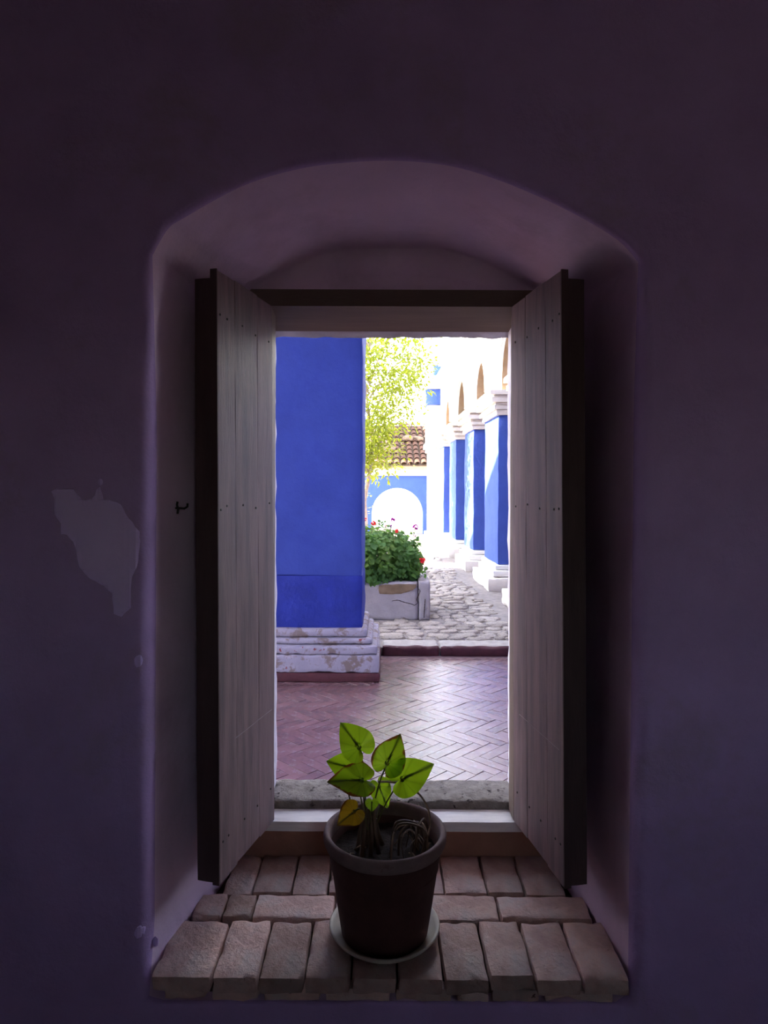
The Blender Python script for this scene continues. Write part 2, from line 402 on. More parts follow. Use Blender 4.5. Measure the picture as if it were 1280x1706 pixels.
PC = [(78, 125), (110, 108), (195, 112), (220, 150), (250, 170), (285, 165), (325, 98), (350, 165), (395, 172), (432, 188), (470, 260), (520, 325), (528, 375), (520, 480), (490, 560), (483, 640), (485, 710), (440, 760), (400, 745), (392, 640), (330, 590), (270, 560), (225, 510), (195, 380), (165, 350), (130, 345), (130, 290), (95, 245), (95, 160)]
out = [(60 + .328 * a, 780 + .328 * b) for a, b in PC]
out = [((a - 640) * 1.5 / FPX, CAMZ - (b - HORIZ) * 1.5 / FPX) for a, b in out]
tag(patch('bare_patch', jag(out), wallY, wall_front, M_bare), 'pale patch where paint has flaked off')
def blob(cx, cz, rx, rz, n=14, seed=0):
    return [(cx + rx * math.cos(2 * math.pi * k / n) * (1 + .3 * n3(k * .7, seed, 1)), cz + rz * math.sin(2 * math.pi * k / n) * (1 + .3 * n3(k * .7, seed, 5))) for k in range(n)]
for s, (a, b, rx, rz) in enumerate(((168, 805, .006, .008), (231, 1104, .008, .014), (233, 1562, .011, .016), (252, 1592, .007, .012))):
    p = px(a, b, 1.5); patch('bare_patch', blob(p.x, p.z, rx, rz, 12, s), wallY, wall_front, M_bare, .006)

# iron hook-eye in the left jamb
hk = empty('iron_hook', px(300, 848, 1.64)); tag(hk, 'small black iron hook set in the left jamb beside the shutter', 'hook')
MB().tube([(-.03, 0, 0), (-.004, 0, 0), (.012, -.003, -.001), (.020, -.004, .004), (.020, -.004, .012)], .0028, 8).build('shank', M_iron, hk, True)
MB().tube([(-.006, 0, .016), (-.007, -.001, .008), (-.004, -.001, -.004), (-.006, 0, -.014)], .003, 8).build('staple', M_iron, hk, True)

# ------------------------------------------------------------------ brick sill
sill = MB(); sill.box(-.50, .55, 1.53, 2.0, .384, .414)
sill_bed = struct(sill.build('trim_1', M_mortar), 'brick paved sill of the window niche', 'sill')
rowF = [-.525, -.385, -.28, -.175, -.07, .035, .14, .243, .348, .454, .562]
rowM = [-.495, -.415, -.337, -.125, .09, .3055, .545]
rowB = [-.44, -.357, -.249, -.15, -.05, .06, .17, .289, .392, .505]
bi = 0
for row, (ya, yb), gap, dz in ((rowF, (1.487, 1.686), .0022, 0), (rowM, (1.692, 1.794), .0022, .001), (rowB, (1.800, 1.990), .0018, .0)):
    for a, b in zip(row[:-1], row[1:]):
        bi += 1
        rr = random.Random(bi * 13)
        j = lambda s: rr.uniform(-s, s)
        mb = MB(); z = SILL + dz + j(.003)
        fx = j(.007)
        cxb, cyb = (a + b) / 2, (ya + yb) / 2
        rough_box(mb, a + gap - cxb, b - gap - cxb, ya + fx - cyb, yb - abs(j(.004)) - cyb, -.038, 0, (8, 12, 3), .0018, .006, bi * 3.7, 16, .010)
        o = mb.build('brick', M_sillbrick, sill_bed, angle=50)
        o.location = (cxb, cyb, z); o.rotation_euler = (j(.008), j(.008), j(.016))
# stub course under the front edge
for i, (a, b) in enumerate(((-.50, -.40), (-.39, -.28), (-.27, -.14), (-.13, .02), (.03, .16), (.17, .245), (.25, .36), (.37, .53))):
    mb = MB(); rough_box(mb, a, b, 1.503, 1.60, .380, .412, (6, 4, 2), .004, .008, i * 9.1, 20, .012)
    mb.build('brick', M_sillbrick, sill_bed, angle=50)

# riser, wooden threshold, tuff sill
mb = MB(); rough_box(mb, -.45, .51, 1.985, 2.05, .40, .524, (30, 2, 6), .002, .004, 3, 9)
struct(mb.build('trim_2', M_riser, None, angle=60), 'low terracotta riser behind the brick sill', 'riser')
mb = MB(); rough_box(mb, -.43, .485, 1.975, 2.056, .5245, .5550, (40, 3, 2), .0012, .003, 5, 7)
struct(mb.build('trim_3', M_ledge, None, angle=50), 'worn whitish wooden ledge across the foot of the window', 'ledge')
mb = MB(); rough_box(mb, -.40, .45, 2.056, 2.215, .47, .579, (70, 14, 6), .004, .010, 8, 24, .012)
struct(mb.build('trim_4', M_tuff, None, angle=60), 'rough pitted grey stone sill outside the window', 'sill')

# wooden window frame
win = struct(empty('window_1', (.027, 2.0, .555)), 'dark wooden window frame with open shutters', 'window')
def sub(mb, name, m, par, **k):
    o = mb.build(name, m, par, **k); o.matrix_parent_inverse = Matrix.Translation(-Vector(par.location)); return o
mb = MB()
x0, x1 = -.43, .49
mb.add([(x0, 1.978, 2.096), (x1, 1.978, 2.096), (x1, 1.978, 2.148), (x0, 1.978, 2.148), (x0, 2.17, 2.068), (x1, 2.17, 2.068), (x1, 2.17, 2.148), (x0, 2.17, 2.148)],
       [(0, 1, 2, 3), (4, 7, 6, 5), (0, 4, 5, 1), (3, 2, 6, 7), (0, 3, 7, 4), (1, 5, 6, 2)])
sub(mb, 'head_beam', M_head, win)
sub(MB().box(-.42, .48, 1.972, 1.978, 2.096, 2.1015), 'head_bead', M_head, win)
for a, b, s in ((-.43, -.338, 0), (.392, .485, 0)):
    mb = MB(); rough_box(mb, a, b, 1.982, 2.056, .556, 2.10, (2, 2, 20), .001, .003, a * 7, 5)
    sub(mb, 'post', M_head, win)

# ------------------------------------------------------------------ shutters
def shutter(hx, hy, fx, fy, side, label):
    root = empty('window_shutter', (hx, hy, .562)); tag(root, label, 'shutter', 'pair of wooden window shutters')
    u = Vector((fx - hx, fy - hy, 0)); W = u.length; u.normalize()
    v = Vector((u.y, -u.x, 0));  v = v if v.x * side > 0 else -v        # thickness, away from the opening
    H = 2.098 - .562
    def T(a, b, z): return u * a + v * b + Vector((-(z + .562 - 1.4) * (LEAN + .003), 0, z))
    def piece(name, a0, a1, b0, b1, z0, z1, m, par, seg=(3, 2, 24), amp=.0008, seed=0, rnd=.002):
        t = MB(); rough_box(t, a0, a1, b0, b1, z0, z1, seg, amp, rnd, seed, 6)
        t.v = [tuple(T(*p)) for p in t.v]
        return t.build(name, m, par, angle=50)
    cuts = [0, W * .31, W * .72, W]
    for i in range(3):
        piece('board', cuts[i] + .0002, cuts[i + 1] - .0002, .0, .018, .004 * (i % 2), H - .003 * ((i + 1) % 2), M_wood, root, (5, 2, 40), .0012, i * 5 + side)
    for i, (a0, a1) in enumerate(((.012, .07), (W - .062, W + .004))):
        piece('stile', a0, a1, .0185, .062, .008 - .004 * i, H - .022, M_woodback, root, seed=20 + i)
    for z in (.07, .58, .94, 1.36):
        piece('rail', .071, W - .067, .0185, .050, z, z + .085, M_woodback, root, (6, 2, 2), seed=z)
    # nail heads, bolt plate
    for z in (.10, .94, 1.42):
        for a in (.03, .12, .20, .29, .325):
            t = MB(); p = T(a + n3(a, z, side, 30) * .008, -.0012, z + n3(z, a, side, 20) * .012)
            bmx = bmesh.new(); bmesh.ops.create_uvsphere(bmx, u_segments=8, v_segments=5, radius=.0032)
            for vv in bmx.verts: vv.co = p + u * vv.co.x + v * vv.co.y * .5 + Vector((0, 0, vv.co.z))
            me = bpy.data.meshes.new('nail'); bmx.to_mesh(me); bmx.free(); me.materials.append(M_iron); link('nail', me, root)
    piece('scratch', (.015 if side < 0 else .05), (.25 if side < 0 else W - .02), -.0013, .001, .3345, .3354, M_scratch, root, (12, 1, 1), .0006, 51, .0004)
    piece('edge_strip', W + .0005, W + .007, -.001, .0185, .0, H, M_woodback, root, (1, 1, 30), .0008, 41)
    return root
shutter(-.330, 1.970, -.411, 1.646, -1, 'open wooden shutter on the left of the window, boards purplish in shade')
shutter(.384, 1.970, .4425, 1.640, 1, 'open wooden shutter on the right of the window, its grey boards catching the daylight')

# ------------------------------------------------------------------ the room behind the camera
def slab(name, x0, x1, y0, y1, z0, z1, m, label, cat):
    return struct(MB().box(x0, x1, y0, y1, z0, z1).build(name, m), label, cat)
slab('wall_left', -2.4, -2.2, -2.6, 1.52, 0, 3.1, M_room, 'plain plaster side wall of the dim room', 'wall')
slab('wall_right', 2.2, 2.4, -2.6, 1.52, 0, 3.1, M_room, 'plain plaster side wall of the dim room opposite', 'wall')
bk = MB(); DX0, DX1, DZ0, DZ = .75, 1.14, 1.15, 1.86
bk.box(-2.4, DX0, -2.8, -2.6, 0, 3.1); bk.box(DX1, 2.4, -2.8, -2.6, 0, 3.1); bk.box(DX0, DX1, -2.8, -2.6, DZ, 3.1); bk.box(DX0, DX1, -2.8, -2.6, 0, DZ0)  # opening added behind the camera, sized to set the fill on the wall
struct(bk.build('wall_back', M_room), 'back wall of the dim room with an unseen opening added for fill light', 'wall')
slab('ceiling', -2.4, 2.4, -2.8, 1.52, 3.1, 3.25, M_room, 'plaster ceiling of the dim room', 'ceiling')
slab('floor', -2.4, 2.4, -2.8, 1.52, -.12, 0.0, M_roomfloor, 'dark floor of the dim room', 'floor')
slab('ground', -40, 40, -40, 60, -.32, -.16, M_earth, 'pale earth ground around the buildings', 'ground')

# ------------------------------------------------------------------ corridor: herringbone floor, vault, end walls
cor = struct(MB().box(-8, 6, 2.2, 6.16, -.14, -.004).build('floor_corridor', M_pavejoint), 'brick floor of the covered walk laid in herringbone', 'floor')
W_ = .072; N_ = 4
def brickmesh(seed):
    mb = MB(); L, w = W_ * N_ - .0025, W_ - .0025
    rough_box(mb, 0, L, 0, w, -.05, 0, (4, 1, 1), .0012, .003, seed, 12); 
    me = bpy.data.meshes.new('brick'); me.from_pydata(mb.v, [], mb.f); me.materials.append(M_pave); me.update(); return me
BM = [brickmesh(i * 4.3) for i in range(6)]
cand = []
ca, sa = math.cos(R(-45)), math.sin(R(-45))
for k in range(-120, 121):
    for j in range(-40, 41):
        for vert_ in (0, 1):
            ox, oy = (k + j * N_) * W_, (k - j * N_) * W_
            if vert_: oy += W_
            mx, my = (ox + W_ / 2, oy + W_ * N_ / 2) if vert_ else (ox + W_ * N_ / 2, oy + W_ / 2)
            X, Y = mx * ca - my * sa, mx * sa + my * ca + 4.2
            if not (-2.6 < X < 2.8 and 2.32 < Y < 6.04): continue
            oX, oY = ox * ca - oy * sa, ox * sa + oy * ca + 4.2
            if vert_: oX, oY = oX + W_ * ca, oY + W_ * sa          # turned by +90 deg about its corner
            ang = R(45) if vert_ else R(-45)
            vis = (Y > 3.30) and (-.17 * Y - .1 < X < .195 * Y + .1) and not (X < -.06 and Y > 5.36)
            cand.append((0 if vis else 1, Y, X, oX, oY, ang))
cand.sort(); stuffmb = MB(); nb = 0
for (nv, Y, X, oX, oY, ang) in cand:
    seed = (nb * 7) % 6; zz = n3(X, Y, 0, 9) * .0025
    tx, ty = n3(X, Y, 3, 13) * .012, n3(X, Y, 8, 13) * .012
    if nb < 300:
        o = link('brick', BM[seed], cor); o.location = (oX, oY, zz); o.rotation_euler = (tx, ty, ang + n3(X, Y, 5, 11) * .01)
    else:
        mt = Matrix.Translation((oX, oY, zz)) @ Matrix.Rotation(ang, 4, 'Z')
        stuffmb.add([mt @ v.co for v in BM[seed].vertices], [tuple(p.vertices) for p in BM[seed].polygons])
    nb += 1
so = stuffmb.build('brick_paving', M_pave, cor, recalc=False); so['kind'] = 'stuff'

cb = MB(); cb.box(-8, 6, 2.2, 6.25, 6.4, 6.6)
slab('wall_corridor_end', 6, 6.2, 2.2, 6.25, 0, 6.4, M_paleblue, 'pale blue end wall of the covered walk', 'wall')
ew = MB(); ew.box(-6.8, -6.6, 2.2, 2.5, 0, 6.4); ew.box(-6.8, -6.6, 5.9, 6.25, 0, 6.4); ew.box(-6.8, -6.6, 2.5, 5.9, 3.9, 6.4)  # opening added so sun strikes the floor and bounces into the niche
struct(ew.build('wall_corridor_sun_gap', M_paleblue), 'end wall of the covered walk with an unseen opening added to admit sun', 'wall')
struct(cb.build('ceiling_corridor', M_ceil), 'pale ceiling over the covered walk', 'ceiling')
for i in range(14):
    bb = MB(); rough_box(bb, -7.5 + i - .07, -7.5 + i + .07, 2.2, 6.3, 6.22, 6.40, (2, 10, 2), .006, .01, i, 3)
    struct(bb.build('beam', M_head), 'wooden ceiling beam of the covered walk', 'beam')['group'] = 'ceiling beams of the covered walk'

# ------------------------------------------------------------------ big blue pillar of the walk
def rbox(mb, *a, seg=(24, 10, 30), amp=.004, rnd=.012, seed=0, sc=5, chip=0, mi=0): return rough_box(mb, *a, seg, amp, rnd, seed, sc, chip, mi)
def big_pillar(xr, xl, label):
    root = empty('pillar', ((xr + xl) / 2, 5.8, 0)); tag(root, label, 'pillar', 'pillars of the covered walk')
    cxp = (xr + xl) / 2; hw = (xr - xl) / 2
    def blk(name, proj, z0, z1, m, seg, **k):
        mb = MB(); rbox(mb, -hw - proj, hw + proj, -.36 - proj, .36 + proj, z0, z1, seg=seg, **k); return mb.build(name, m, root, angle=55)
    blk('red_skirting', .150, 0, .074, M_oxred, (40, 20, 3), amp=.003, chip=.006)
    bs = blk('plinth', .142, .074, .215, M_base, (50, 24, 8), amp=.004, rnd=.01, chip=.02, seed=2)
    b2 = blk('upper_plinth', .128, .215, .285, M_base, (50, 24, 5), amp=.004, rnd=.012, chip=.02, seed=4)
    blk('moulding', .085, .285, .335, M_base, (50, 24, 4), amp=.004, rnd=.02, chip=.012, seed=6)
    blk('moulding', .045, .335, .408, M_base, (50, 24, 4), amp=.004, rnd=.02, chip=.012, seed=7)
    blk('painted_dado', .004, .400, .84, M_bluelow, (30, 20, 14), amp=.008, rnd=.02, seed=8, sc=6)
    blk('shaft', 0, .83, 6.25, M_blue, (26, 18, 90), amp=.008, rnd=.022, seed=9, sc=4)
    return root
big_pillar(-.175, -1.35, 'broad deep blue pillar on a chipped white plinth in front of the window')
big_pillar(2.75, 1.65, 'second blue pillar of the covered walk, beyond the right shutter')

# ------------------------------------------------------------------ courtyard ground, kerb, cobbles
GZ = .078
court = struct(MB().box(-3.2, 7.0, 6.20, 34, -.14, GZ - .016).build('floor_courtyard', M_cobjoint), 'uneven cobbled ground of the sunny courtyard', 'ground')
def kerb(x0, x1, seed):
    mb = MB(); rough_box(mb, x0, x1, 6.15, 6.46, -.02, GZ + .006, (24, 8, 4), .008, .022, seed, 9, .02)
    mb.mi = [1 if all(mb.v[i][1] < 6.20 for i in f) else 0 for f in mb.f]
    return mb.build('kerb_stone', [M_kerb, M_oxred], court, angle=60)
for i, (a, b) in enumerate(((-3.1, -1.2), (-1.19, -.02), (-.01, .525), (.535, 1.32), (1.33, 2.1), (2.11, 3.4))): kerb(a, b, i * 3.3)
def cobmesh(seed):
    rr = random.Random(seed); n = 9; a = .5; vs = []; 
    base = []
    for k in range(n):
        q = 2 * math.pi * k / n + rr.uniform(-.18, .18)
        c, s_ = math.cos(q), math.sin(q)
        r = .5 / (abs(c) ** 3 + abs(s_) ** 3) ** (1 / 3) * rr.uniform(.86, 1.04)
        base.append((c * r, s_ * r))
    vs += [(x, y, -.03) for x, y in base]
    vs += [(x * .98, y * .98, -.012) for x, y in base]
    vs += [(x * .78, y * .78, rr.uniform(-.006, .008)) for x, y in base]
    vs.append((0, 0, rr.uniform(.001, .006)))
    fs = []
    for r in range(2):
        for k in range(n): fs.append((r * n + k, r * n + (k + 1) % n, (r + 1) * n + (k + 1) % n, (r + 1) * n + k))
    for k in range(n): fs.append((2 * n + k, 2 * n + (k + 1) % n, 3 * n))
    me = bpy.data.meshes.new('cobble'); me.from_pydata(vs, [], fs); me.materials.append(M_cobble)
    me.polygons.foreach_set('use_smooth', [True] * len(me.polygons)); me.update(); return me
CM = [cobmesh(i) for i in range(10)]
cob = []
y = 6.50; row = 0
while y < 17:
    dpt = random.uniform(.10, .18); x = -3.1 + random.uniform(0, .2)
    while x < 3.8:
        w = random.uniform(.11, .30)
        if x + w < 1.6 - .0225 * (y - 9.8) - .22 or y < 7.0:
            mx, my = x + w / 2, y + dpt / 2 + random.uniform(-.03, .03)
            if not (-1.7 < mx < .56 and 7.45 < my < 8.6):
                vis = 0 if (my < 13.5 and -.02 * my - .15 < mx < .19 * my + .1) else 1
                cob.append((vis, my, mx, w * 1.02, dpt * 1.05, random.uniform(-.12, .12), random.randrange(10)))
        x += w
    y += dpt
cob.sort(); stuffmb = MB()
for i, (vis, my, mx, w, dpt, rz, k) in enumerate(cob):
    z = GZ + random.uniform(-.004, .006)
    if i < 300 and vis == 0:
        o = link('cobble', CM[k], court); o.location = (mx, my, z); o.scale = (w, dpt, 1); o.rotation_euler = (random.uniform(-.03, .03), random.uniform(-.03, .03), rz)
    else:
        mt = Matrix.Translation((mx, my, z)) @ Matrix.Rotation(rz, 4, 'Z') @ Matrix.Diagonal((w, dpt, 1, 1))
        stuffmb.add([mt @ v.co for v in CM[k].vertices], [tuple(p.vertices) for p in CM[k].polygons])
so = stuffmb.build('cobble_paving', M_cobble, court, smooth=True, recalc=False); so['kind'] = 'stuff'

# tall wing on the left of the courtyard (keeps the near court in shade)
lw = MB(); poly = [(6.26, 0), (6.26, 6.6), (9.4, 6.6), (12.8, 4.6), (12.8, 0)]
n = len(poly)
lw.add([(-3.2, a, b) for a, b in poly] + [(-9.5, a, b) for a, b in poly], [tuple(range(n)), tuple(reversed(range(n, 2 * n)))] + [(i, n + i, n + (i + 1) % n, (i + 1) % n) for i in range(n)])
struct(lw.build('wall_courtyard_wing', M_white), 'tall whitewashed wing on the shady side of the courtyard', 'building')

slab('wall_far_shade', -8, -4.6, 26.4, 33, 0, 9.5, M_white, 'unseen tall block added to shade the tiled house', 'building')  # out of view, added only to cast shade on the tiled roof

# ------------------------------------------------------------------ arcade on the right
AX = lambda y: 1.69 - .0225 * (y - 9.8)
PY = [7.40, 9.80, 12.12, 14.58, 16.95]; PD = 1.15; PW = .75
ordn = ['first blue arcade pillar, nearest and hidden by the right shutter', 'blue arcade pillar nearest to the right shutter, with a strip of sun on it',
        'second blue arcade pillar in view, standing behind the nearest one', 'third blue arcade pillar in view along the arcade', 'most distant and palest blue pillar of the arcade row']
for i, y0 in enumerate(PY):
    root = empty('arcade_pillar', (AX(y0 + PD / 2), y0 + PD / 2, GZ)); tag(root, ordn[i], 'pillar', 'blue pillars of the sunny arcade')
    root.rotation_euler = (0, 0, math.atan(.0225))
    def blk(name, proj, z0, z1, m, seg, seed=0, amp=.006, rnd=.015, chip=0):
        mb = MB(); rough_box(mb, -proj, PW + proj, -PD / 2 - proj, PD / 2 + proj, z0 - GZ, z1 - GZ, seg, amp, rnd, seed + i * 7, 4, chip); return mb.build(name, m, root, angle=55)
    blk('foot_block', .17, GZ - .03, .26, M_cap, (10, 12, 4), 1, .012, .03, .03)
    blk('base_step', .09, .26, .36, M_white, (10, 12, 3), 2, .006, .03)
    blk('base_step', .045, .36, .435, M_white, (10, 12, 2), 3, .006, .025)
    blk('shaft', 0, .43, 2.66, M_blue2, (8, 10, 20), 4, .010, .025)
    for q, (pj, za, zb) in enumerate(((.035, 2.655, 2.735), (.075, 2.735, 2.80), (.055, 2.80, 2.835), (.12, 2.835, 2.915), (.085, 2.915, 2.945), (.15, 2.945, 3.02))):
        blk('capital_moulding', pj, za, zb, M_cap, (6, 8, 2), 5 + q, .003, .012)
arc_root = empty('arcade_wall', (AX(12), 12, 3.0)); tag(arc_root, 'white arcaded wall with moulded round arches above the blue pillars', 'arcade')
def apart(mb, name, m, **k):
    o = mb.build(name, m, arc_root, **k); o.matrix_parent_inverse = Matrix.Translation(-arc_root.location); return o
aw = MB(); ZT, ZS, TH = 4.42, 3.02, .62
def col(y, z): return (AX(y) + .05, y, z), (AX(y) + .05 + TH, y, z)
def strip(profile):           # list of (y, zlow): solid between zlow and ZT
    for (ya, za), (yb, zb) in zip(profile[:-1], profile[1:]):
        f = [col(ya, za)[0], col(yb, zb)[0], col(yb, ZT)[0], col(ya, ZT)[0]]; b = [col(ya, za)[1], col(yb, zb)[1], col(yb, ZT)[1], col(ya, ZT)[1]]
        aw.add(f, [(0, 1, 2, 3)]); aw.add(b, [(3, 2, 1, 0)], 1); aw.add([f[0], f[1], b[1], b[0]], [(3, 2, 1, 0)], 1)
        aw.add([f[3], f[2], b[2], b[3]], [(0, 1, 2, 3)])
prof = [(6.3, ZS)]; arches = []
for i, y0 in enumerate(PY):
    prof += [(y0, ZS), (y0 + PD, ZS)]
    if i == 4: break
    y1 = PY[i + 1] if i < 4 else y0 + PD + 1.05
    yc, r = (y0 + PD + y1) / 2, (y1 - y0 - PD) / 2 - .02
    arches.append((yc, r)); prof.append((yc - r - 1e-4, ZS))
    for k in range(0, 21):
        q = math.pi * k / 20; prof.append((yc - r * math.cos(q), 3.16 + (r + .06) * math.sin(q)))
    prof.append((yc + r + 1e-4, ZS))
prof += [(18.2, ZS)]
prof = [p for a, p in enumerate(prof) if a == 0 or p[0] > prof[a - 1][0] - 1e-6]
strip(prof); apart(aw, 'wall', [M_white, M_sandstone], recalc=False)
for (yc, r) in arches:
    for (r0, r1, pj) in ((.02, .10, .055), (.10, .16, .03), (.17, .22, .065)):
        mb = MB(); prev = None
        pts = [(-1, -.12)] 
        ring_ = []
        for k in range(0, 25):
            q = math.pi * k / 24; c, s_ = math.cos(q), math.sin(q)
            for rr_ in (r + r0, r + r1):
                yy = yc - rr_ * c; zz = 3.16 + (rr_ + .06) * s_
                ring_.append(((AX(yy) + .05, yy, zz), (AX(yy) + .05 - pj, yy, zz)))
        vs = [p for pr in ring_ for p in pr]
        fs = []
        for k in range(24):
            a = k * 4; b = a + 4
            fs += [(a + 1, b + 1, b + 3, a + 3), (a, b, b + 1, a + 1), (a + 2, a + 3, b + 3, b + 2)]
        mb.add(vs, fs); apart(mb, 'archivolt', M_white)
for (z0, z1, pj) in ((4.42, 4.50, .10), (4.50, 4.60, .17), (4.94, 5.04, .06)):
    mb = MB(); v = []
    for y in (6.3, 18.2):
        v += [(AX(y) + .05 - pj, y, z0), (AX(y) + .6, y, z0), (AX(y) + .6, y, z1), (AX(y) + .05 - pj, y, z1)]
    mb.add(v, [(0, 1, 2, 3), (7, 6, 5, 4), (0, 4, 5, 1), (1, 5, 6, 2), (2, 6, 7, 3), (3, 7, 4, 0)]); apart(mb, 'cornice', M_white)
mb = MB(); v = []
for y in (6.3, 18.2): v += [(AX(y) + .10, y, 4.6), (AX(y) + .5, y, 4.6), (AX(y) + .5, y, 4.94), (AX(y) + .10, y, 4.94)]
mb.add(v, [(0, 1, 2, 3), (7, 6, 5, 4), (0, 4, 5, 1), (1, 5, 6, 2), (2, 6, 7, 3), (3, 7, 4, 0)]); apart(mb, 'parapet', M_white)
slab('wall_gallery', 4.3, 4.5, 6.2, 20, 0, 4.45, M_sandstone, 'warm sandstone back wall inside the arcade', 'wall')
slab('ceiling_gallery', 2.2, 4.5, 6.2, 20, 4.2, 4.42, M_sandstone, 'sandstone ceiling inside the arcade', 'ceiling')

# corner pier closing the arcade
cp = empty('corner_pier', (1.45, 19.0, GZ)); tag(cp, 'blue corner pier at the far end of the arcade, its sunlit parts coloured white', 'pier')
def cpart(name, x0, x1, y0, y1, z0, z1, m, seg=(6, 6, 10), seed=0, rnd=.02):
    mb = MB(); rough_box(mb, x0, x1, y0, y1, z0, z1, seg, .006, rnd, seed, 4); o = mb.build(name, m, cp, angle=55); o.matrix_parent_inverse = Matrix.Translation(-cp.location); return o
cpart('shaft', 1.27, 1.75, 18.7, 19.6, GZ, 2.62, M_white)  # sun glare on the blue pier put into the colour as white
cpart('foot_block', 1.20, 1.80, 18.6, 19.7, GZ - .02, .32, M_white)
for q, (pj, za, zb) in enumerate(((.05, 2.62, 2.72), (.11, 2.72, 2.86), (.06, 2.86, 2.95))): cpart('capital_moulding', 1.27 - pj, 1.75 + pj, 18.7 - pj, 19.6 + pj, za, zb, M_white, (4, 4, 2), q)
cpart('upper_wall', 1.22, 1.75, 18.75, 19.6, 2.95, 3.95, M_white)  # sunlit part of the blue wall, coloured white
cpart('blue_frieze', 1.17, 1.72, 18.73, 19.6, 3.95, 4.40, M_blue2)
cpart('cornice', 1.08, 1.80, 18.6, 19.7, 4.40, 4.55, M_white)
cpart('parapet', 1.25, 1.80, 18.8, 19.6, 4.55, 4.80, M_white)
cpart('blue_block', 1.40, 1.66, 18.85, 19.5, 4.80, 5.10, M_blue2)
cpart('parapet_cap', 1.33, 1.72, 18.8, 19.6, 5.10, 5.2, M_white)

# ------------------------------------------------------------------ far blue garden wall with arch, house and tiled roof
gw = empty('garden_wall', (.45, 22, 0)); tag(gw, 'blue garden wall with a round arched gateway and white coping at the back', 'wall')
def gpart(mb, name, m, par=gw, **k):
    o = mb.build(name, m, par, **k); o.matrix_parent_inverse = Matrix.Translation(-par.location); return o
mb = MB(); yf, yb_ = 22.0, 22.45; zt = 2.0
xc, ra = .45, .86; zsp = .73
pr = [(-3.4, GZ - .1), (xc - ra - 1e-3, GZ - .1)] + [(xc - ra * math.cos(math.pi * k / 24), zsp + ra * math.sin(math.pi * k / 24)) for k in range(25)] + [(xc + ra + 1e-3, GZ - .1), (1.9, GZ - .1)]
for (xa, za), (xb, zb) in zip(pr[:-1], pr[1:]):
    mb.add([(xa, yf, za), (xb, yf, zb), (xb, yf, zt), (xa, yf, zt)], [(0, 1, 2, 3)]); mb.add([(xa, yb_, za), (xb, yb_, zb), (xb, yb_, zt), (xa, yb_, zt)], [(3, 2, 1, 0)])
    mb.add([(xa, yf, za), (xb, yf, zb), (xb, yb_, zb), (xa, yb_, za)], [(3, 2, 1, 0)])
gpart(mb, 'wall', M_blue2, recalc=False)
mb = MB(); rough_box(mb, -3.45, 1.95, 21.92, 22.53, 2.0, 2.19, (30, 4, 3), .01, .02, 2, 3); gpart(mb, 'coping', M_white, angle=50)

hs = empty('tiled_house', (0, 26, 0)); tag(hs, 'low white house with a sloping terracotta tiled roof behind the garden wall', 'house')
gpart(MB().box(-4, 3.2, 26.0, 30, 0, 2.40), 'wall', M_white, hs)
gpart(MB().box(-4.1, 3.3, 25.75, 26.0, 2.28, 2.46), 'eaves_board', M_sandstone, hs)
gpart(MB().add([(-4.1, 25.7, 2.47), (3.3, 25.7, 2.47), (3.3, 30.2, 4.45), (-4.1, 30.2, 4.45), (-4.1, 30.2, 2.4), (3.3, 30.2, 2.4)], [(0, 1, 2, 3), (2, 5, 4, 3)]), 'roof_deck', M_brownstone, hs, recalc=False)
sl = (4.45 - 2.47) / 4.5
tm = MB(); nseg = 7; vs = []
for r_ in range(10):
    for e in (0, 1):
        yy = 25.62 + (r_ + e * 1.08) * .455; zz = 2.49 + (yy - 25.62) * sl + (.03 if e == 0 else 0.0); rr_ = .125 if e == 0 else .10
        o_ = len(tm.v)
        tm.v += [(-rr_ * math.cos(math.pi * k / nseg), yy, zz + rr_ * .8 * math.sin(math.pi * k / nseg)) for k in range(nseg + 1)]
    b0 = len(tm.v) - 2 * (nseg + 1)
    for k in range(nseg): tm.f.append((b0 + k, b0 + k + 1, b0 + nseg + 2 + k, b0 + nseg + 1 + k)); tm.mi.append(0)
me = bpy.data.meshes.new('tile'); me.from_pydata(tm.v, [], tm.f); me.materials.append(M_tile); me.update()
for i in range(28):
    o = link('tile', me, hs); o.matrix_parent_inverse = Matrix.Translation(-hs.location); o.location = (-4.0 + i * .265, 0, n3(i, 0, 0, 1.7) * .03)
for i in range(9):
    rr = random.Random(i); mb = MB(); xq, t = rr.uniform(-.5, 1.9), rr.uniform(.8, 2.6)
    s_ = rr.uniform(.10, .24); rough_box(mb, xq - s_, xq + s_, 26 + t - s_, 26 + t + s_, 2.6 + t * sl + .05, 2.6 + t * sl + .05 + s_ * 1.1, (4, 4, 3), s_ * .35, s_ * .5, i * 5.1, 3); gpart(mb, 'roof_stone', M_brownstone, hs, angle=60)

# ------------------------------------------------------------------ stone planter with geraniums
pl = empty('stone_planter', (-.55, 8.0, GZ)); tag(pl, 'rendered stone planter with a worn corner, overflowing with geraniums', 'planter')
def ppart(mb, name, m, **k): return gpart(mb, name, m, pl, **k)
mb = MB(); rough_box(mb, -1.65, .395, 7.50, 7.68, GZ - .02, .49, (60, 6, 14), .010, .02, 4, 5, .02); ppart(mb, 'front_wall', M_planter, angle=60)
mb = MB(); rough_box(mb, .40, .53, 7.49, 8.52, GZ - .02, .505, (6, 30, 14), .006, .02, 14, 5, .02); ppart(mb, 'end_wall', M_planter, angle=60)
mb = MB(); rough_box(mb, -1.65, .40, 8.36, 8.52, GZ - .02, .49, (40, 4, 8), .008, .02, 24, 5); ppart(mb, 'back_wall', M_planter, angle=60)
mb = MB(); rough_box(mb, -1.65, -1.50, 7.68, 8.36, GZ - .02, .49, (4, 20, 8), .008, .02, 34, 5); ppart(mb, 'end_wall', M_planter, angle=60)
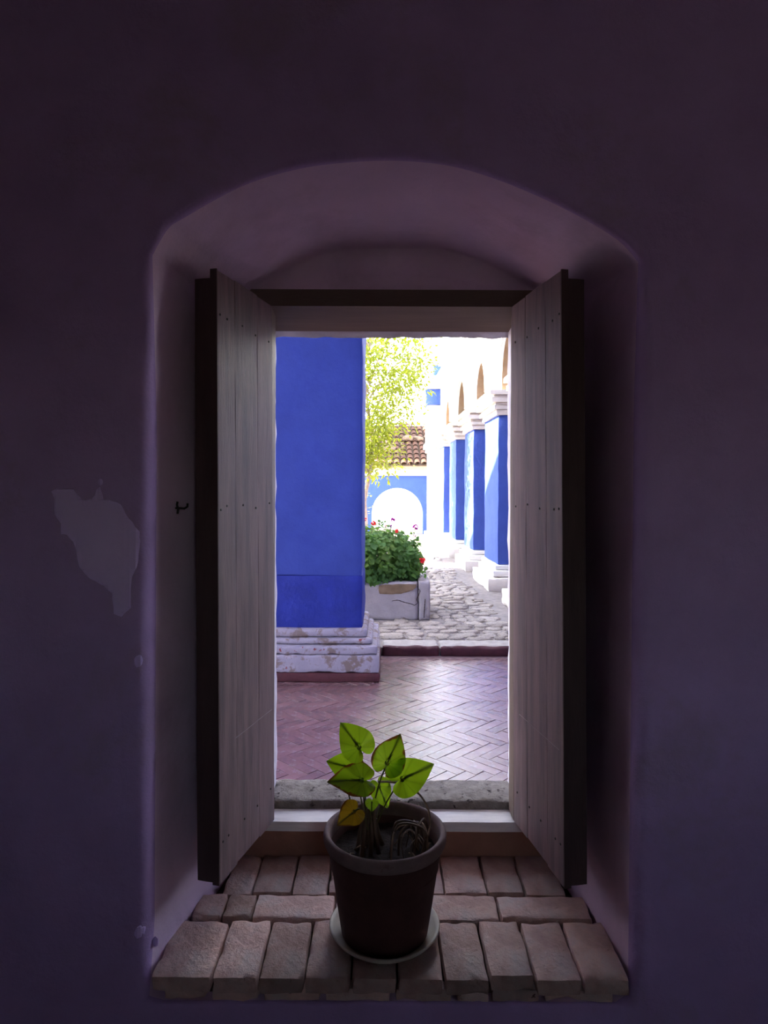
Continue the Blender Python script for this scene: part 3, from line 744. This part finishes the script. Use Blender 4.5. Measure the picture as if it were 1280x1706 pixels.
mb = MB(); rough_box(mb, -1.5, .40, 7.68, 8.36, GZ, .43, (30, 14, 2), .02, .01, 44, 6); ppart(mb, 'soil', M_soil, angle=60)
PO = [(258, 1105), (330, 1090), (560, 1082), (770, 1085), (765, 1130), (700, 1175), (560, 1215), (420, 1222), (270, 1215), (255, 1160)]
def pface(P): return [((600 + .123 * a - 640) * 7.49 / FPX, CAMZ - (840 + .123 * b - HORIZ) * 7.49 / FPX) for a, b in P]
def psurf(x, z): return 7.493
patch('exposed_stone', jag(pface(PO), 4, .008), psurf, None, M_brownstone, .02, .004).parent = pl
def crackline(P, w):
    P = catmull(P, 24); L, Rr = [], []
    for i in range(len(P)):
        a, b = P[max(i - 1, 0)], P[min(i + 1, len(P) - 1)]; t = Vector((b[0] - a[0], b[1] - a[1])).normalized()
        ww = w * (.5 + .8 * abs(n3(i, w, 3, .7))); L.append((P[i][0] - t.y * ww, P[i][1] + t.x * ww)); Rr.append((P[i][0] + t.y * ww, P[i][1] - t.x * ww))
    return L + Rr[::-1]
for P in ([(780, 1110), (800, 1150), (820, 1172), (800, 1230), (772, 1290), (790, 1330), (745, 1370)], [(440, 1310), (520, 1300), (600, 1325), (700, 1350), (745, 1370)]):
    patch('crack', crackline(pface(P), .006), lambda x, z: 7.491, None, M_crack, .05, .003).parent = pl
patch('crack', crackline(pface([(888, 1280), (884, 1350), (878, 1440), (874, 1535)]), .007), lambda x, z: 7.482, None, M_crack, .05, .003).parent = pl
for o in pl.children:
    if o.name.startswith(('crack', 'exposed')): o.matrix_parent_inverse = Matrix.Translation(-pl.location)

ger = empty('geranium_bush', (-.45, 7.95, .44)); tag(ger, 'dense green geranium bush with a few red and magenta blooms', 'shrub')
rg = random.Random(11)
def disc(mb, p, nrm, r, rr):
    nrm = nrm.normalized(); a = nrm.orthogonal().normalized(); a.rotate(Matrix.Rotation(rr.uniform(0, 6.28), 3, nrm)); b = nrm.cross(a)
    k = 8; vs = [p]
    for i in range(k):
        q = 2 * math.pi * i / k + .2; q_ = r * (1.0 if i % 2 else .84)
        if i == 0: q_ *= .45
        vs.append(p + (a * math.cos(q) + b * math.sin(q)) * q_ + nrm * r * .22 * (1 if i % 2 else .6))
    mb.add(vs, [(0, 1 + i, 1 + (i + 1) % k) for i in range(k)])
fol = MB()
for i in range(7600):
    while True:
        q = Vector((rg.uniform(-1, 1), rg.uniform(-1, 1), rg.uniform(0, 1))); e4 = (abs(q.x) ** 4 + abs(q.y) ** 3 + q.z ** 4)
        if e4 <= 1 and rg.random() < .25 + e4: break
    bump_ = 1 + .14 * n3(q.x * 2, q.y, q.z, 2.4)
    x = -.55 + q.x * 1.0 * bump_; yv = 7.93 + q.y * .45 * bump_; z = .46 + q.z * .60 * bump_
    if x > .47 or z < .45 or (x < -.8 and i % 2): continue
    nrm = Vector((q.x * .8, q.y * 1.0 - .25, q.z + .45)) + Vector((rg.gauss(0, .35), rg.gauss(0, .35), rg.gauss(0, .3)))
    disc(fol, Vector((x, yv, z)), nrm, rg.uniform(.024, .046), rg)
fo = gpart(fol, 'foliage', M_gerleaf, ger, recalc=False, smooth=True); fo['kind'] = 'stuff'
def flower(p, m, r, n=16):
    mb = MB(); rr = random.Random(int(p[0] * 1000))
    for i in range(n):
        d = Vector((rr.gauss(0, 1), rr.gauss(0, 1), rr.gauss(.2, .8))).normalized(); disc(mb, Vector(p) + d * r * .75, d + Vector((rr.gauss(0, .4), rr.gauss(0, .4), 0)), r * .5, rr)
    o = gpart(mb, 'flower', m, ger, recalc=False)
    t = MB(); p = Vector(p); t.tube([p + Vector((-.03, .02, -.13)), p + Vector((-.012, .01, -.06)), p], [.004, .0035, .003], 6); gpart(t, 'flower_stalk', M_petiole, ger, smooth=True)
for (a, b, d, m, r) in ((609, 866, 7.8, M_red, .022), (623, 872, 7.75, M_red, .030), (661, 884, 7.6, M_red, .026), (655, 866, 7.8, M_mag, .026), (693, 878, 7.8, M_mag, .034), (704, 934, 7.62, M_red, .036), (643, 876, 7.8, M_red, .014), (652, 876, 7.75, M_mag, .013), (692, 893, 7.7, M_mag, .012), (633, 870, 7.8, M_mag, .010)):
    flower(px(a, b, d), m, r)
sp = MB()
for (a, b, d) in ((700, 945, 7.62), (706, 950, 7.6), (711, 948, 7.62), (690, 900, 7.7), (696, 896, 7.8), (630, 868, 7.8), (640, 872, 7.8), (648, 878, 7.75), (688, 888, 7.7), (702, 956, 7.6), (708, 960, 7.6), (697, 912, 7.6), (699, 925, 7.6), (695, 938, 7.6)):
    for k in range(3): disc(sp, px(a + rg.uniform(-3, 3), b + rg.uniform(-3, 3), d), Vector((rg.gauss(0, .6), -.6, .6)), rg.uniform(.014, .024), rg)
gpart(sp, 'sprig_leaves', M_gerleaf, ger, recalc=False)['kind'] = 'stuff'

# ------------------------------------------------------------------ tree in the sun
tr = empty('leafy_tree', (-.42, 14.2, GZ)); tag(tr, 'slender tree with glossy yellow-green leaves glowing in the sun', 'tree')
rt = random.Random(5)
TY = 14.2
t = MB(); trunk = [(-.43, TY, GZ - .05), (-.40, TY, .8), (-.42, TY, 1.3), (-.34, TY, 1.75), (-.27, TY, 2.2), (-.30, TY + .1, 2.9), (-.42, TY + .1, 3.8), (-.5, TY, 5.0)]
t.tube(catmull(trunk, 40), [.062 - .001 * i for i in range(41)], 10); gpart(t, 'trunk', M_bark, tr, smooth=True)
crown = []
CEN = Vector((-.75, TY, 4.35)); RAD = Vector((1.62, 1.35, 2.65))
for i in range(26):
    while True:
        q = Vector((rt.uniform(-1, 1), rt.uniform(-1, 1), rt.uniform(-1, 1)))
        if .3 < q.length < .95: break
    e = CEN + Vector((q.x * RAD.x, q.y * RAD.y, q.z * RAD.z)); z0 = max(1.9, min(4.6, e.z - 1.0))
    s0 = Vector((-.33, TY, z0)); mid = (s0 + e) / 2 + Vector((0, 0, .18))
    b = MB(); b.tube(catmull([tuple(s0), tuple(mid), tuple(e)], 8), [.024 - .002 * k for k in range(9)], 6); gpart(b, 'branch', M_bark, tr, smooth=True); crown.append(e)
lv = MB()
def leaf(p, d, nrm, L, w):
    d = d.normalized(); s = d.cross(nrm); s = s.normalized() if s.length > 1e-3 else d.orthogonal().normalized(); up = s.cross(d)
    vs = [p, p + d * L * .4 + s * w + up * w * .35, p + d * L * .45 - up * w * .1, p + d * L * .4 - s * w + up * w * .35, p + d * L - up * L * .08]
    lv.add(vs, [(0, 2, 1), (0, 3, 2), (1, 2, 4), (2, 3, 4)])
cl = []
for i in range(330):
    while True:
        q = Vector((rt.uniform(-1, 1), rt.uniform(-1, 1), rt.uniform(-1, 1)))
        if q.length < 1 and rt.random() < .15 + q.length ** 1.5: break
    cl.append(CEN + Vector((q.x * RAD.x, q.y * RAD.y, q.z * RAD.z)))
cl += crown + [Vector((rt.uniform(-.75, .15), TY + rt.uniform(-.5, .5), rt.uniform(2.0, 2.9))) for _ in range(26)]
for c in cl:
    for i in range(44):
        o_ = Vector((rt.gauss(0, .17), rt.gauss(0, .17), rt.gauss(0, .15)))
        leaf(c + o_, o_ + Vector((rt.gauss(0, .1), rt.gauss(0, .1), rt.gauss(-.05, .1))), Vector((rt.gauss(0, .5), rt.gauss(0, .5), 1)), rt.uniform(.08, .14), rt.uniform(.022, .036))
for i in range(40):        # low shoots on the trunk
    p = Vector((-.36 + rt.gauss(0, .07), TY + rt.gauss(0, .07), rt.uniform(.9, 2.3))); leaf(p, Vector((rt.gauss(0, 1), rt.gauss(0, 1), .2)), Vector((0, 0, 1)), .11, .03)
fo = gpart(lv, 'foliage', M_treeleaf, tr, recalc=False); fo['kind'] = 'stuff'

# ------------------------------------------------------------------ potted plant on its saucer
PX, PYy = .006, 1.628
sc_ = empty('saucer', (PX, PYy, SILL + .002)); 
mb = MB(); mb.lathe([(.001, .004), (.098, .004), (.110, .006), (.128, .020), (.136, .030), (.132, .033), (.124, .024), (.108, .0115), (.095, .010), (.001, .010)], 56)
so = mb.build('dish', M_saucer, sc_, smooth=True); tag(sc_, 'pale round ceramic saucer under the dark flower pot', 'saucer')
pp = empty('potted_plant', (PX, PYy, SILL + .0125)); tag(pp, 'dark terracotta pot with a small heart-leaved plant on the brick sill', 'potted plant')
H = .252
pot = MB(); pot.lathe([(.001, 0), (.100, 0), (.106, .006), (.118, .080), (.131, .170), (.1385, .205), (.1395, .208), (.1395, .216), (.139, H - .030), (.135, H - .032), (.128, H - .040), (.126, .19), (.001, .185)], 64)
potb = pot.build('pot', M_pot, pp, angle=40)
rim = MB(); rim.lathe([(.1385, H - .034), (.146, H - .032), (.1505, H - .022), (.1515, H - .010), (.149, H - .002), (.143, H + .001), (.137, H - .003), (.1345, H - .012), (.1335, H - .036)], 64)
rim.build('rim', M_rim, potb, smooth=True)
for z in (.212, .165):
    bd = MB(); r0 = .1395 if z > .2 else .1305; bd.lathe([(r0 - .002, z - .004), (r0 + .0016, z), (r0 - .002, z + .004)], 64); bd.build('band', M_pot, potb, smooth=True)
sl_ = MB(); rings_ = 9
for r_ in range(rings_):
    for k in range(36):
        q = 2 * math.pi * k / 36; rr_ = .1325 * r_ / (rings_ - 1); sl_.v.append((rr_ * math.cos(q), rr_ * math.sin(q), .200 + n3(rr_ * math.cos(q), rr_ * math.sin(q), 0, 30) * .010))
for r_ in range(rings_ - 1):
    for k in range(36): sl_.f.append((r_ * 36 + k, r_ * 36 + (k + 1) % 36, (r_ + 1) * 36 + (k + 1) % 36, (r_ + 1) * 36 + k)); sl_.mi.append(0)
sl_.build('soil', M_soil, pp, smooth=True)
base = Vector(pp.location)
def loc(a, b, d): return px(a, b, d) - base
LEAFP = [(0, 1.06), (5, .97), (12, .87), (25, .745), (40, .665), (58, .61), (78, .57), (98, .54), (118, .51), (138, .48), (155, .43), (168, .30), (180, .12)]
def prof_r(th):
    th = abs(th)
    for (a, ra_), (b, rb_) in zip(LEAFP[:-1], LEAFP[1:]):
        if a <= th <= b: return ra_ + (rb_ - ra_) * (th - a) / (b - a)
    return .13
def plant_leaf(att, tip, m, nrm, wide=1.0, cup=.12, droop=.15, wave=.03, seed=0, label=None):
    u = tip - att; L = u.length; u.normalize(); n_ = Vector(nrm); n_ = (n_ - u * n_.dot(u)).normalized(); v = u.cross(n_)
    NT, NR = 60, 7; vs = [att]; rim_ = [0]; vein = [1]; fs = []
    for r_ in range(1, NR + 1):
        for k in range(NT):
            th = -180 + 360 * k / NT; s_ = r_ / NR; rr_ = prof_r(th) * s_
            a, b = rr_ * math.cos(R(th)), rr_ * math.sin(R(th)) * wide
            h = cup * abs(b) - droop * max(a, 0) ** 2 + wave * math.sin(th * .11 + seed) * s_ * s_
            vs.append(att + (u * a + v * b + n_ * h) * L); rim_.append(s_)
            on = abs(th) < 4 / max(s_, .15) * .5
            vein.append(.9 if on else (.22 if any(abs(abs(th) - t_) < 3.5 for t_ in (36, 66, 96, 126)) else 0))
    for k in range(NT): fs.append((0, 1 + k, 1 + (k + 1) % NT))
    for r_ in range(NR - 1):
        for k in range(NT): fs.append((1 + r_ * NT + k, 1 + r_ * NT + (k + 1) % NT, 1 + (r_ + 1) * NT + (k + 1) % NT, 1 + (r_ + 1) * NT + k))
    me = bpy.data.meshes.new('leaf'); me.from_pydata([tuple(p) for p in vs], [], fs); me.materials.append(m)
    me.polygons.foreach_set('use_smooth', [True] * len(me.polygons))
    a1 = me.attributes.new('rim', 'FLOAT', 'POINT'); a1.data.foreach_set('value', rim_)
    a2 = me.attributes.new('vein', 'FLOAT', 'POINT'); a2.data.foreach_set('value', vein)
    o = link('leaf', me, pp)
    if label: o['label'] = label
    mr = MB(); pts = [att + (u * a + n_ * (-droop * a * a - .012)) * L for a in (0, .3, .6, .93)]
    mr.tube([tuple(p) for p in pts], [.0013, .0011, .0008, .0004], 6); mr.build('midrib', M_petiole, o, smooth=True)
    return o
def petiole(pts, r=.0018, m=None):
    p = [tuple(q) for q in pts]; n_ = 14; mb = MB(); mb.tube(catmull(p, n_), [r * (1.25 - .4 * i / n_) for i in range(n_ + 1)], 7); return mb.build('petiole', m or M_petiole, pp, smooth=True)
D = PYy
LV = [  # attach px, attach depth, tip px, tip depth, material, normal, width, petiole points
    ((601, 1246), D + .00, (571, 1205), D + .02, M_leafA, (.25, -1, .35), 1.05, [(607, 1275, 0), (611, 1320, 0), (613, 1372, 0)]),
    ((647, 1272), D - .02, (668, 1225), D + .00, M_leafB, (-.1, -1, .3), 1.05, [(636, 1300, -.01), (627, 1335, 0), (621, 1375, 0)]),
    ((672, 1298), D - .03, (721, 1274), D - .04, M_leafA, (.1, -1, .55), .98, [(655, 1322, -.01), (640, 1350, 0), (627, 1382, 0)]),
    ((588, 1279), D + .03, (548, 1269), D + .03, M_leafA, (-.1, -1, .5), 1.05, [(596, 1300, .02), (606, 1340, .01), (612, 1376, 0)]),
    ((606, 1300), D - .04, (552, 1299), D - .06, M_leafB, (-.1, -.75, .75), .95, [(608, 1325, -.02), (612, 1355, 0), (615, 1380, 0)]),
    ((593, 1352), D - .05, (567, 1372), D - .08, M_leafY, (-.35, -.9, .3), 1.15, [(602, 1348, -.04), (610, 1362, -.02), (616, 1388, 0)]),
    ((634, 1310), D + .02, (648, 1345), D + .00, M_leafA, (.1, -1, .3), .95, [(628, 1318, .02), (622, 1345, .01), (618, 1380, 0)]),
    ((578, 1298), D + .05, (590, 1318), D + .05, M_leafA, (.1, -1, .2), 1.1, [(582, 1318, .04), (590, 1345, .02), (608, 1378, 0)]),
    ((654, 1288), D + .03, (668, 1300), D + .03, M_leafA, (.1, -1, .3), 1.3, [(648, 1315, .02), (636, 1345, .01), (624, 1380, 0)]),
    ((622, 1336), D - .05, (622, 1352), D - .06, M_leafA, (0, -1, .4), 1.4, [(621, 1345, -.03), (620, 1360, -.02), (618, 1385, 0)]),
]
for i, (at, ad, tp, td, m, nr, wd, pet) in enumerate(LV):
    a = loc(*at, ad); b = loc(*tp, td)
    plant_leaf(a, b, m, nr, wd, seed=i, label='yellowing drooping leaf' if m is M_leafY else None)
    petiole([a] + [loc(x, y, D + q) for x, y, q in pet])
# old woody stems in the middle of the pot
for i, (a, b, c, d) in enumerate(((612, 1352, 606, 1412), (620, 1350, 620, 1420), (626, 1356, 634, 1416), (607, 1362, 598, 1408), (616, 1356, 612, 1418), (624, 1364, 628, 1422), (630, 1372, 640, 1412))):
    p, q = loc(a, b, D - .005 * (i % 3)), loc(c, d, D - .035 + .01 * i); q.z = .196
    mb = MB(); mb.tube(catmull([tuple(p + Vector((0, 0, .012))), tuple(p), tuple((p + q) / 2 + Vector((.003 * math.sin(i * 2), 0, 0))), tuple(q)], 14), [.0028 + .00022 * k for k in range(15)], 9); mb.build('stem', M_stem, pp, smooth=True)
# arching dry runner and curled dead stalks on the right
mb = MB(); mb.tube(catmull([tuple(loc(632, 1302, D)), tuple(loc(655, 1303, D)), tuple(loc(678, 1307, D + .01)), tuple(loc(702, 1324, D + .02)), tuple(loc(716, 1348, D + .02)), tuple(loc(719, 1372, D + .01)), tuple(loc(716, 1392, D))], 30), .0026, 8); mb.build('runner', M_dry, pp, smooth=True)
rd = random.Random(21)
for i in range(15):
    c0 = Vector((rd.uniform(.012, .085), rd.uniform(-.07, .06), .20)); c1 = Vector((rd.uniform(.03, .115), rd.uniform(-.07, .06), .20))
    hgt = rd.uniform(.03, .085); m1 = (c0 * .7 + c1 * .3) + Vector((rd.gauss(0, .01), rd.gauss(0, .01), hgt)); m2 = (c0 * .25 + c1 * .75) + Vector((rd.gauss(0, .01), rd.gauss(0, .01), hgt * .9))
    mb = MB(); mb.tube(catmull([tuple(c0), tuple(m1), tuple(m2), tuple(c1)], 18), rd.uniform(.0012, .0032), 7); mb.build('dead_stalk', M_dry if i % 3 == 0 else M_stem, pp, smooth=True)
for (x, y_, L_, an) in ((-.075, -.02, .03, .3), (-.09, -.06, .026, .9), (.075, -.06, .03, 2.2), (.105, -.01, .02, 1.2), (-.06, -.075, .02, .1)):
    mb = MB(); mb.tube([(x, y_, .209), (x + math.cos(an) * L_ * .5, y_ + math.sin(an) * L_ * .5, .216), (x + math.cos(an) * L_, y_ + math.sin(an) * L_, .210)], .0022, 6); mb.build('twig', M_dry, pp, smooth=True)
